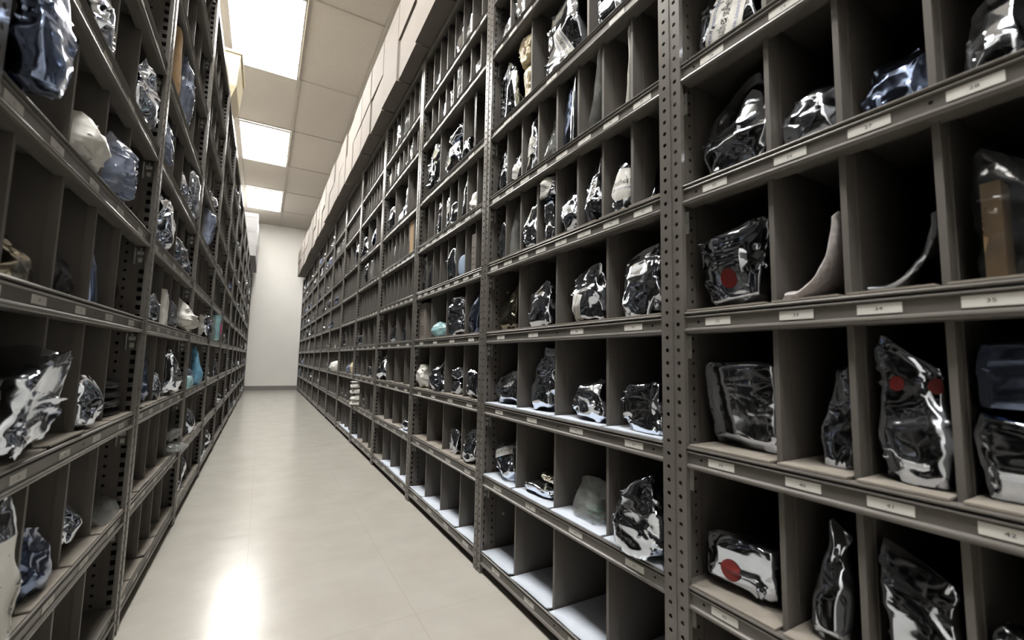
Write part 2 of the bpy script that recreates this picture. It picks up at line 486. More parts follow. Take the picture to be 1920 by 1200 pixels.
    ('R',2,2,0.777,0.0,0,0.097,0.07,0.111,'lump','foil','wrinkled foil bag beside the post',3,{}),
    ('R',2,1,0.56,0.02,0,0.098,0.07,0.105,'pouch','foil','upright foil bag with loose edges',2,{}),
    ('R',2,1,0.759,0.0,0,0.126,0.083,0.134,'pouch','foil','rounded foil bag at the unit end',3,{}),
    ('R',3,8,0.297,0.0,0,0.093,0.125,0.23,'lump','foil','bright creased foil bag',2,{}),
    ('R',3,8,0.512,0.0,0,0.093,0.105,0.23,'peak','clear','clear pointed plastic bag',4,{}),
    ('R',3,7,0.613,0.02,0,0.085,0.07,0.186,'lump','foil','small foil bag',5,{}),
    ('R',3,7,0.08,0.02,0,0.093,0.094,0.186,'lump','white','white crumpled packet',0,{}),
    ('R',3,7,0.297,0.02,0,0.093,0.07,0.186,'lump','foil','small dark foil bag',2,{}),
    ('R',3,6,0.557,0.02,0,0.061,0.055,0.23,'tall','foil','slim shiny foil packet',1,{}),
    ('R',3,6,0.393,0.02,0,0.139,0.092,0.145,'lump','foil','loose foil bag with open end',1,{}),
    ('R',3,6,0.108,0.02,0,0.15,0.161,0.23,'tall','foil','tall dark foil bag with square mouth',0,{}),
    ('R',3,5,0.723,0.02,0,0.075,0.07,0.1,'carton','brown','bottom brown carton of three',6,{}),
    ('R',3,5,0.715,0.02,0.104,0.075,0.07,0.087,'carton','brown','middle brown carton of three',6,{}),
    ('R',3,5,0.716,0.02,0.194,0.076,0.07,0.029,'carton','brown','top brown carton of three',6,{}),
    ('R',3,5,0.307,0.02,0,0.073,0.16,0.223,'flat','foil','thin foil packet leaning on the divider',2,{}),
    ('R',3,3,0.311,0.02,0,0.125,0.083,0.12,'lump','foil','foil bag of two bulges',1,{}),
    ('R',3,3,0.635,0.02,0,0.098,0.07,0.143,'pouch','navy','dark foil bag beside the post',2,{}),
    ('R',3,2,0.151,-0.02,0,0.169,0.196,0.21,'pouch','foil','large bright foil bag slumped forward',0,{'am': 1.3,'sl': -0.15}),
    ('R',3,1,0.772,0.0,0,0.152,0.101,0.057,'lump','foil','bright low foil bag',3,{}),
    ('R',3,1,0.429,0.05,0,0.058,0.16,0.083,'flat','foil','twisted strip of foil',1,{}),
    ('R',4,6,0.108,0.0,0,0.15,0.153,0.23,'tall','foil','tall foil packet with bright edge',0,{}),
    ('R',5,6,0.796,-0.02,0,0.169,0.175,0.218,'lump','foil','bright foil bag below a packet',2,{}),
    ('R',4,6,0.42,0.02,0,0.11,0.099,0.23,'tall','navy','tall dark foil packet',1,{}),
    ('R',4,5,0.294,0.0,0,0.093,0.118,0.223,'lump','foil','spiky bright foil bag',2,{}),
    ('R',4,3,0.118,0.0,0,0.169,0.115,0.109,'roll','foil','tilted shiny foil bag',0,{}),
    ('R',4,3,0.131,0.05,0,0.074,0.07,0.18,'lump','gold','small gold foil lump',0,{}),
    ('R',4,2,0.513,0.02,0,0.086,0.07,0.088,'lump','foil','small foil bag',2,{}),
    ('R',4,1,0.161,-0.05,0.0,0.15,0.206,0.05,'roll','white','bottom white plastic packet of a stack',0,{}),
    ('R',4,1,0.161,-0.05,0.051,0.15,0.206,0.05,'roll','white','second white plastic packet of a stack',0,{}),
    ('R',4,1,0.161,-0.05,0.102,0.15,0.206,0.05,'roll','white','third white plastic packet of a stack',0,{}),
    ('R',4,1,0.161,-0.05,0.152,0.15,0.206,0.05,'roll','white','fourth white plastic packet of a stack',0,{}),
    ('R',4,1,0.161,-0.05,0.203,0.15,0.206,0.05,'roll','white','topmost white plastic packet of a stack',0,{}),
    ('R',4,1,0.349,0.02,0,0.169,0.118,0.103,'lump','foil','dark foil bag beside white packets',1,{}),
    ('R',5,3,0.118,0.0,0,0.169,0.156,0.175,'lump','foil','foil bag with white edges',0,{}),
    ('R',5,2,0.726,0.0,0,0.059,0.07,0.109,'lump','cream','pale packet',3,{}),
    ('R',5,1,0.118,0.02,0,0.168,0.112,0.103,'lump','foil','thin crumpled foil bag',0,{}),
    ('R',7,5,0.727,-0.03,0,0.093,0.19,0.223,'pouch','foil','big dark foil bag hanging out',6,{}),
    ('R',7,4,0.512,0.02,0,0.093,0.125,0.214,'carton','white','pale carton standing on end',4,{}),
    ('R',6,3,0.321,0.02,0,0.146,0.109,0.212,'peak','white','white curled packet',1,{}),
    ('R',6,2,0.624,-0.06,0,0.12,0.17,0.12,'roll','white','white plastic bag poking outward',2,{}),
    ('R',6,2,0.063,0.0,0,0.06,0.09,0.1,'peak','teal','small teal packet beside a white one',0,{}),
    ('L',0,4,0.084,-0.05,0,0.095,0.07,0.19,'pouch','navy','large dark blue foil bag up high',0,{'sl': 0.2}),
    ('L',0,4,0.377,-0.02,0,0.111,0.083,0.101,'lump','white','white topped bag with silver underside',2,{}),
    ('L',0,4,0.569,-0.03,0,0.13,0.097,0.161,'pouch','blueclear','bluish translucent bag hanging past the shelf',3,{}),
    ('L',0,5,0.443,0.0,0,0.097,0.07,0.173,'pouch','foil','narrow foil bag with torn flap',2,{}),
    ('L',0,5,0.767,-0.02,0,0.159,0.106,0.18,'lump','foil','bright webbed foil bundle',4,{'am': 1.4}),
    ('L',0,3,0.239,0.02,0,0.083,0.07,0.086,'pouch','olive','dim foil bag with a pointed pale corner',1,{}),
    ('L',0,3,0.454,0.03,0,0.077,0.07,0.092,'lump','black','black plastic bag leaning on divider',2,{}),
    ('L',0,3,0.6,0.03,0.109,0.047,0.16,0.05,'flat','navy','small blue foil packet',3,{}),
    ('L',0,3,0.551,0.0,0,0.082,0.07,0.066,'lump','olive','low brown foil bag',3,{}),
    ('L',0,3,0.835,0.05,0.129,0.09,0.07,0.067,'lump','olive','dark crumpled bag high in the bin',4,{}),
    ('L',0,3,0.615,-0.02,0,0.076,0.07,0.035,'roll','blueclear','flat bluish bag at the bin mouth',3,{}),
    ('L',0,2,0.229,-0.03,0,0.161,0.137,0.164,'block','foil','very large foil bag nearest the camera',1,{'sl': 0.1,'am': 1.3}),
    ('L',0,2,0.549,-0.01,0,0.09,0.07,0.109,'lump','foil','crumpled foil bag beside a huge one',3,{}),
    ('L',0,2,0.622,-0.02,0,0.105,0.07,0.085,'lump','navy','round dark foil bag at shelf edge',3,{}),
    ('L',0,2,0.812,0.02,0,0.138,0.103,0.016,'sheet','black','lowest flat dark packet of a pile',4,{}),
    ('L',0,2,0.812,0.02,0.016,0.137,0.102,0.026,'sheet','black','second lowest flat dark packet of a pile',4,{}),
    ('L',0,2,0.813,0.02,0.042,0.135,0.102,0.026,'sheet','black','third lowest flat dark packet of a pile',4,{}),
    ('L',0,2,0.813,0.02,0.068,0.134,0.101,0.025,'sheet','black','topmost flat dark packet of a pile',4,{}),
    ('L',0,1,0.194,-0.02,0,0.087,0.07,0.211,'pouch','foil','tall foil bag with a white printed label',1,{'st': ('L',0.6,0.42,0.13,0.14,0)}),
    ('L',0,1,0.391,0.0,0,0.115,0.076,0.124,'pouch','navy','dark foil bag with shiny folds',2,{'sl': -0.2}),
    ('L',0,1,0.621,0.02,0,0.094,0.07,0.131,'peak','foil','upright striped foil bag',3,{}),
    ('L',0,1,0.805,0.0,0,0.151,0.113,0.05,'sheet','clear','flat cloudy plastic bag',4,{}),
    ('L',1,6,0.194,0.0,0,0.056,0.16,0.256,'flat','brown','upright brown cardboard sheet',1,{}),
    ('L',1,6,0.203,0.0,0,0.036,0.05,0.256,'tall','foil','thin foil packet behind the post',1,{}),
    ('L',1,6,0.375,-0.02,0.213,0.107,0.08,0.043,'lump','blueclear','upper pointed bluish bag',2,{}),
    ('L',1,6,0.431,0.0,0,0.08,0.07,0.223,'lump','foil','shiny folded foil bag',2,{}),
    ('L',1,6,0.377,-0.03,0,0.097,0.072,0.083,'lump','blueclear','lower bluish bag over the shelf lip',2,{}),
    ('L',1,5,0.088,-0.02,0,0.085,0.07,0.14,'lump','blueclear','bluish bag with pleated end',0,{}),
    ('L',1,5,0.599,0.0,0,0.099,0.07,0.196,'peak','foil','pointed foil bag',3,{}),
    ('L',1,5,0.787,-0.01,0,0.188,0.149,0.216,'lump','foil','foil bag with pale round end',4,{}),
    ('L',1,4,0.225,-0.02,0,0.161,0.108,0.18,'lump','foil','boxy foil bag leaning outward',1,{}),
    ('L',1,4,0.582,-0.02,0,0.156,0.103,0.147,'peak','foil','spiky foil bag',3,{}),
    ('L',1,4,0.814,0.0,0,0.134,0.089,0.094,'lump','foil','small bright foil bag',4,{}),
    ('L',1,3,0.191,0.0,0,0.095,0.07,0.092,'lump','foil','round crumpled foil bag',1,{}),
    ('L',1,3,0.36,0.0,0.105,0.077,0.07,0.025,'sheet','white','folded white paper flap',2,{}),
    ('L',1,3,0.563,0.0,0,0.118,0.078,0.118,'lump','foil','dark foil bag with white rim',3,{}),
    ('L',1,3,0.787,-0.05,0,0.188,0.204,0.165,'peak','white','white plastic bag pointing into the aisle',4,{'sl': -0.2}),
    ('L',1,2,0.262,0.02,0,0.095,0.086,0.216,'tall','navy','tall dark foil bag behind the post',1,{}),
    ('L',1,2,0.362,0.0,0,0.082,0.07,0.091,'lump','foil','small bright foil bag',2,{}),
    ('L',1,2,0.587,-0.03,0,0.166,0.154,0.176,'pouch','foil','large pleated foil bag',3,{'sl': -0.3}),
    ('L',2,2,0.084,-0.02,0,0.095,0.089,0.064,'block','teal','small pale teal box',0,{'am': 0.1}),
    ('L',1,1,0.781,-0.05,0,0.188,0.187,0.049,'lump','clear','lower clear plastic bag spilling outward',4,{}),
    ('L',1,1,0.787,-0.02,0.006,0.188,0.145,0.098,'lump','clear','upper clear plastic bag of the pile',4,{}),
    ('L',2,2,0.431,-0.03,0,0.122,0.092,0.216,'peak','blue','bright blue plastic bag hanging out',2,{}),
    ('L',2,2,0.402,0.0,0,0.12,0.09,0.151,'lump','olive','dark brown foil bag',2,{}),
    ('L',2,1,0.409,-0.01,0,0.166,0.127,0.153,'lump','foil','creased foil bag on the lip',2,{}),
    ('L',2,3,0.599,0.0,0,0.081,0.07,0.136,'lump','white','small pale packet',3,{}),
    ('L',2,5,0.424,-0.03,0,0.109,0.098,0.216,'tall','blueclear','tall bluish plastic bag',2,{}),
    ('L',3,3,0.402,-0.04,0,0.15,0.143,0.182,'tub','teal','teal tub with a pink label',2,{}),
    ('L',3,2,0.772,0.0,0,0.169,0.165,0.216,'lump','foil','looped foil bag',4,{}),
    ('L',5,2,0.224,-0.01,0,0.161,0.26,0.207,'pouch','foil','bright folded foil bag',1,{}),
    ('L',4,1,0.229,-0.02,0,0.161,0.26,0.135,'lump','foil','mound of bright foil',1,{}),
]

BUSY = {(q[0], q[1], q[2], q[12]) for q in BAGS}

# ------------------------------------------------------------------ shelving units (local x: along the row towards image right, y: into the shelf, z: up)
E8 = [.03 + .94 * i / 8 for i in range(9)]
E4 = [.03, .265, .508, .755, .97]
E3 = [.03, .325, .665, .97]
EA = [.03, .217, .338, .458, .578, .70, .83, .97]
E5 = [.03, .15, .345, .545, .745, .97]


def bins(row, i, l):
    if row == 'L':
        return E5
    if i == 0:
        return EA
    return E4 if l < 4 else (E3 if l == 6 else E8)


PW = .0285   # post face width


def post_mesh(h):
    """Angle post: a face with round holes, a return with square slots and a second strip with small holes."""
    m = MB()
    p = .0264
    n = int(h / p)

    def holed(o, du, dn, wd, r, sides, rot):
        # a strip of n cells in plane (du, z); dn = thickness direction
        for k in range(n):
            z0, z1 = k * p, (k + 1) * p
            zc, uc = (z0 + z1) / 2, wd / 2
            out = [(wd, zc), (wd, z1), (uc, z1), (0, z1), (0, zc), (0, z0), (uc, z0), (wd, z0)]
            if sides == 8:
                inn = [(uc + r * math.cos(a * math.pi / 4), zc + r * math.sin(a * math.pi / 4)) for a in range(8)]
            else:
                inn = [(uc + r, zc), (uc + r, zc + r), (uc, zc + r), (uc - r, zc + r), (uc - r, zc), (uc - r, zc - r), (uc, zc - r), (uc + r, zc - r)]
            P = lambda u, z, d: (o[0] + du[0] * u + dn[0] * d, o[1] + du[1] * u + dn[1] * d, z)
            for a in range(8):
                c = (a + 1) % 8
                m.quad(P(*out[a], 0), P(*out[c], 0), P(*inn[c], 0), P(*inn[a], 0))
                m.quad(P(*inn[a], 0), P(*inn[c], 0), P(*inn[c], .0025), P(*inn[a], .0025))
    holed((0, -.0045), (1, 0), (0, 1), PW, .0046, 8, 0)
    m.box(0, .002, -.0065, -.0046, 0, n * p)              # rolled bead at the joint
    m.box(PW - .0015, PW, -.0044, .006, 0, n * p)          # small inner return
    holed((.005, -.004), (0, 1), (-1, 0), .0395, .0066, 4, 0)
    m.box(.003, .0068, .0358, .0385, 0, n * p)
    holed((.005, .0386), (0, 1), (-1, 0), .031, .0042, 8, 0)
    m.box(.0003, .0013, -.003, .069, 0, n * p, 1)          # near-black strip standing in for darkness behind the punched holes
    return m.mesh('post', ['paint', 'hole_shade'])


def flip(me_v):
    pass


BEAM = [(.016, -.004), (.012, -.001), (.005, 0), (.000, -.0003), (-.0025, -.0015), (-.0035, -.0035), (-.0025, -.0055), (.0005, -.0063), (.006, -.0065), (.006, -.0088), (.0005, -.009),
        (-.0018, -.0098), (-.0024, -.0112), (-.0012, -.0126), (.0018, -.0132), (.0018, -.0330), (-.0008, -.0340), (-.0030, -.0358), (-.0038, -.0385), (-.0030, -.0412), (-.0008, -.0432), (.004, -.044),
        (.03, -.044), (.03, -.040), (.016, -.038), (.016, -.012)]


def shelf_mesh(wd, seed):
    m = MB()
    x0, x1 = PW + .0005, wd - PW - .0005
    m.extrude(BEAM, x0, x1)
    m.box(.0055, wd - .0055, .016, DEPTH - .006, -.012, -.004)
    m.box(x0, x1, DEPTH - .03, DEPTH - .006, -.044, -.012)
    r = random.Random(seed)
    for x in (x0 + .03, (x0 + x1) / 2 + r.uniform(-.05, .05), x1 - .03):      # flat near-black discs painting the shade of small holes in the beam face
        a = [(x + .0028 * math.cos(t * math.pi / 4), .0012, -.0225 + .0028 * math.sin(t * math.pi / 4)) for t in range(8)]
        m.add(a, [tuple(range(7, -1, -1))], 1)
    return m.mesh('shelf', ['paint', 'hole_shade'])


def divider_mesh(h):
    m = MB()
    m.box(-.0009, .0009, .022, DEPTH - .012, 0, h)
    m.box(-.0042, .0042, .018, .0215, 0, h)
    m.box(-.0042, -.0028, .0215, .034, 0, h)
    m.box(.0009, .0030, .056, .060, 0, h)
    return m.mesh('divider', 'panel')


def clip_mesh():
    m = MB()
    m.box(0, .0015, .009, .031, -.052, -.004, 1)
    m.box(0, .010, .006, .0088, -.052, -.004)
    m.box(0, .010, .0312, .034, -.052, -.004)
    m.box(.0015, .007, .012, .028, -.024, -.013)
    m.box(.0015, .005, .015, .025, -.045, -.032)
    m.box(.0015, .008, .018, .022, -.011, -.005)
    return m.mesh('shelf_clip', ['zinc', 'panel'])


def bolt_mesh():
    m = MB()
    a = [(.001, .005 * math.cos(t * math.pi / 3), .005 * math.sin(t * math.pi / 3)) for t in range(6)]
    bq = [(.008, y * .8, z * .8) for _, y, z in a]
    m.add(a + bq, [(k, (k + 1) % 6, 6 + (k + 1) % 6, 6 + k) for k in range(6)] + [tuple(range(6, 12))])
    return m.mesh('bolt', 'zinc')


_cards = {}


def card_mesh(num, cw):
    k = (num, cw)
    if k not in _cards:
        m = MB()
        m.box(-cw / 2, cw / 2, -.0009, 0, -.0072, .0072)
        if num is not None:
            v, f = text_mesh(str(num))
            sx, sz = .0098, .0068
            m.add([(x * sx, -.0011, yy * sz) for x, yy, _ in v], f, 1)
        _cards[k] = m.mesh('label_card', ['card', 'ink'])
    return _cards[k]


POST = post_mesh(TOP)
POST_R = POST.copy()
POST_R.transform(Matrix.Scale(-1, 4, (1, 0, 0)))
POST_R.flip_normals()
CLIP, BOLT = clip_mesh(), bolt_mesh()
CLIP_L = CLIP.copy()
CLIP_L.transform(Matrix.Scale(-1, 4, (1, 0, 0)))
CLIP_L.flip_normals()
_m = {}


def cached(key, fn):
    if key not in _m:
        _m[key] = fn()
    return _m[key]


def number(row, i, l, k):
    """The bin numbers the photograph shows on the beam labels."""
    if row == 'L':
        return {6: 5 + k, 5: 10 + k, 4: 15 + k, 3: 19 + k, 2: 24 + k, 1: 29 + k, 0: 34 + k}.get(l, 1 + k % 4)
    if i == 0:
        return {8: 1, 7: 4, 6: 11, 5: 18, 4: 25, 3: 32, 2: 39, 1: 46, 0: 53}[l] + k
    return {8: 1, 7: 9, 6: 17, 5: 20, 4: 28, 3: 36, 2: 40, 1: 44, 0: 48}[l] + k


UNIT = {}


def unit(row, i, wd):
    Z = RZ if row == 'R' else LZ
    if row == 'R':
        loc, rz = (AX, RY + i * BAY, 0), -math.pi / 2
        if wd < BAY:
            loc = (AX, WALL_Y - .004, 0)
    else:
        loc, rz = (-BX, LY + (i - 1) * BAY, 0), math.pi / 2
    t = put('shelving_unit', None, loc=loc, rotz=rz)
    UNIT[row, i] = (t, wd)
    side = 'right' if row == 'R' else 'left'
    if i < 0:
        lab = 'grey perforated steel shelving unit at the left picture edge, only its corner post in view'
    elif row == 'R' and i == 0:
        lab = 'grey steel shelving unit nearest the camera in the right row, cut by the picture edge'
    elif wd < BAY:
        lab = f'narrow grey steel shelving unit against the end wall, last of the {side} row'
    else:
        lab = f'grey perforated steel shelving unit with bins, {ORD[i]} from the camera in the {side} row'
    tag(t, lab, 'shelf', f'shelving units of the {side} row')
    near = i <= 4
    put('post', POST, t, (0, 0, 0))
    put('post', POST_R, t, (wd, 0, 0))
    put('back_panel', cached(('back', wd), lambda: (lambda m: (m.box(.003, wd - .003, DEPTH - .004, DEPTH, .02, TOP - .01), m.mesh('back_panel', 'panel'))[1])(MB())), t)
    sp = cached('side', lambda: (lambda m: (m.box(-.001, .001, .072, DEPTH - .0045, .02, TOP - .01), m.mesh('side_panel', 'panel'))[1])(MB()))
    put('side_panel', sp, t, (.0045, 0, 0))
    put('side_panel', sp, t, (wd - .0045, 0, 0))
    tp = cached(('top', wd), lambda: (lambda m: (m.extrude([(.016, -.004), (.0, 0), (-.002, -.002), (-.002, -.038), (.0, -.040), (.016, -.040)], PW, wd - PW), m.box(.0055, wd - .0055, .016, DEPTH - .006, -.010, -.004), m.mesh('top_panel', 'paint'))[2])(MB()))
    put('top_panel', tp, t, (0, 0, TOP))
    cw = .052 if (row == 'R' and i == 0) or row == 'L' else .056
    for l, z in enumerate(Z):
        s = put('shelf', cached(('shelf', wd, l % 3), lambda: shelf_mesh(wd, l)), t, (0, 0, z))
        e = bins(row, i, l)
        nx = (Z[l + 1] - .012) if l + 1 < len(Z) else TOP - .010
        hh = nx - z + .004 - .001
        dm = cached(('div', round(hh, 4)), lambda: divider_mesh(hh))
        for x in e[1:-1]:
            put('divider', dm, t, (x * wd, 0, z - .0038))
        if i <= 5 and i >= 0:
            for k in range(len(e) - 1):
                num = number(row, i, l, k) if (i <= (3 if row == 'R' else 2)) else None
                c = min(cw, (e[k + 1] - e[k]) * wd * .52)
                xx = (e[k] + e[k + 1]) / 2 * wd - (.012 if row == 'R' and i == 0 else .004)
                if row == 'R' and i > 0 and len(e) == 5:
                    xx += .012
                if l == 0 and row == 'L' and k > 2:
                    continue
                put('label_card', card_mesh(num, round(c, 3)), s, (xx, .0017, -.0230))
        if near:
            put('shelf_clip', CLIP if row == 'R' else CLIP_L, t, (.0055 if row == 'R' else wd - .0055, 0, z - .042))
    if near:
        for zb in (.16, 1.02, 1.72):
            put('bolt', BOLT, t, (.006 if row == 'R' else wd - .014, .10, zb + .03 * i))
    return t


n_r = int((WALL_Y - RY) / BAY) + 1
for i in range(0, n_r):
    unit('R', i, BAY)
unit('R', n_r, round(WALL_Y - .004 - (RY + (n_r - 1) * BAY), 4))
i = -0
unit('L', -1, BAY)
i = 0
while LY + i * BAY < WALL_Y:
    unit('L', i, BAY)
    i += 1
n_left = i
unit('L', n_left, round(WALL_Y - .004 - (LY + (n_left - 1) * BAY), 4))


def world(row, i, x, y, z):
    """A point of a unit's own frame in the room."""
    if row == 'R':
        return (AX + y, RY + i * BAY - x, z)
    return (-BX - y, LY + (i - 1) * BAY + x, z)


def rot_of(row):
    return -math.pi / 2 if row == 'R' else math.pi / 2


def where(row, i, l, k):
    return f"{ORD[k]} bin@, {'bottom shelf' if l == 0 else ORD[l] + ' shelf up'}, {ORD[i]} {'right' if row == 'R' else 'left'}-row unit"


# ------------------------------------------------------------------ sheets of card lining the bins
def liner_mesh(wd, seed, busy):
    r = random.Random(seed)
    m = MB()
    nx, ny = 6, 8
    lift = [r.uniform(-.0005, .0004 if busy else .007) for _ in range(nx + 1)]
    for k in range(1, nx):
        lift[k] = (lift[k - 1] + lift[k] + lift[k + 1]) / 3
    top, bot = [], []
    for j in range(ny + 1):
        yy = -.001 + (DEPTH - .05) * (j / ny) ** 1.6
        for k in range(nx + 1):
            x = (k / nx - .5) * wd
            z = max(0, lift[k]) * max(0, 1 - j / 3.0) ** 2
            bot.append((x, yy, z))
            top.append((x, yy, z + .0032))
    n = len(bot)
    I = lambda j, k: j * (nx + 1) + k
    fs = []
    for j in range(ny):
        for k in range(nx):
            fs.append((I(j, k), I(j + 1, k), I(j + 1, k + 1), I(j, k + 1)))
            fs.append((n + I(j, k), n + I(j, k + 1), n + I(j + 1, k + 1), n + I(j + 1, k)))
    rim = [I(0, k) for k in range(nx + 1)] + [I(j, nx) for j in range(1, ny + 1)] + [I(ny, k) for k in range(nx - 1, -1, -1)] + [I(j, 0) for j in range(ny - 1, 0, -1)]
    for a in range(len(rim)):
        p, q = rim[a], rim[(a + 1) % len(rim)]
        fs.append((p, q, n + q, n + p))
    m.add(bot + top, fs)
    return m


LINERS = {('R', 0): {1: 'g', 2: 'g', 3: 'g'}, ('R', 1): {0: 'w', 1: 'w', 2: 'w', 3: 'g', 4: 'g'}, ('R', 2): {0: 'w', 1: 'g', 2: 'g', 3: 'g'},
          ('R', 3): {0: 'gwww', 1: 'gggw', 2: 'g'}, ('R', 4): {0: 'wggg', 2: 'wggg'}, ('R', 5): {0: 'gwww', 2: 'g'}, ('L', 0): {1: 'g', 2: 'g'}, ('L', 1): {0: 'g', 1: 'g', 2: 'g'}, ('L', 2): {0: 'g', 1: 'g'}}
LINED = set()
for (row, i), lv in LINERS.items():
    Z = RZ if row == 'R' else LZ
    for l, pat in lv.items():
        e = bins(row, i, l)
        for k in range(len(e) - 1):
            ch = pat[k % len(pat)]
            wd = (e[k + 1] - e[k]) * BAY - .012
            if row == 'R' and i == 0 and k > 3 or (row == 'L' and i == 0 and k < 1):
                continue
            me = liner_mesh(wd, (i * 131 + l * 17 + k * 7 + (row == 'R')), (row, i, l, k) in BUSY).mesh('shelf_liner', 'linerw' if ch == 'w' else 'liner')
            o = put('shelf_liner', me, None, world(row, i, (e[k] + e[k + 1]) / 2 * BAY, 0, Z[l] + .0005), rot_of(row))
            LINED.add((row, i, l, k))
            tag(o, ('pale blue card sheet' if ch == 'w' else 'grey corrugated card sheet') + ' lining ' + where(row, i, l, k).replace('@', ' from left'), 'liner', 'card sheets lining the bins')


# ------------------------------------------------------------------ bags
PROF = {
    'block': ([0, .03, .10, .88, .97, 1], [.82, .88, .91, 1, .97, .86], [.88, .97, 1, 1, .93, .70], 7),
    'pouch': ([0, .07, .30, .58, .84, 1], [.86, 1, 1, .97, .93, .88], [.85, 1, .98, .72, .34, .06], 3.6),
    'tall': ([0, .05, .5, .85, 1], [.9, 1, 1, .98, .92], [.9, 1, .95, .8, .25], 4),
    'lump': ([0, .12, .4, .7, .9, 1], [.82, .97, 1, .95, .80, .52], [.78, .96, 1, .88, .66, .4], 3.2),
    'roll': ([0, .12, .45, .75, .93, 1], [.9, .98, 1, .98, .93, .84], [.6, .92, 1, .85, .5, .15], 3.2),
    'peak': ([0, .10, .34, .60, .80, .92, 1], [.86, 1, .97, .74, .48, .46, .56], [.82, 1, .9, .62, .34, .2, .1], 3),
    'flat': ([0, .05, .5, .95, 1], [.9, 1, 1, .95, .7], [.97, 1, 1, .98, .94], 5),
    'sheet': ([0, .25, .7, 1], [.96, 1, 1, .93], [.96, 1, 1, .90], 4),
    'bent': None, 'carton': None, 'frame': None, 'tub': None,
}


def crumple(P, rng, k, tilt=.9):
    """Continuous folds: the lower envelope of k tilted cones, sharp where two meet."""
    c = P[rng.integers(0, len(P), k)] + rng.normal(0, .03, (k, 3))
    a = rng.normal(0, tilt / 1.7, (k, 3))
    o = rng.normal(0, .02, k)
    f = np.full(len(P), 1e9)
    for j in range(k):
        d = P - c[j]
        f = np.minimum(f, np.sqrt((d * d).sum(1) + .0009) + d @ a[j] * .8 + o[j])
    f -= f.mean()
    return f / (f.std() + 1e-9)


def tube_grid(nt, nth):
    fs = []
    for j in range(nt - 1):
        for k in range(nth):
            fs.append((j * nth + k, j * nth + (k + 1) % nth, (j + 1) * nth + (k + 1) % nth, (j + 1) * nth + k))
    return fs


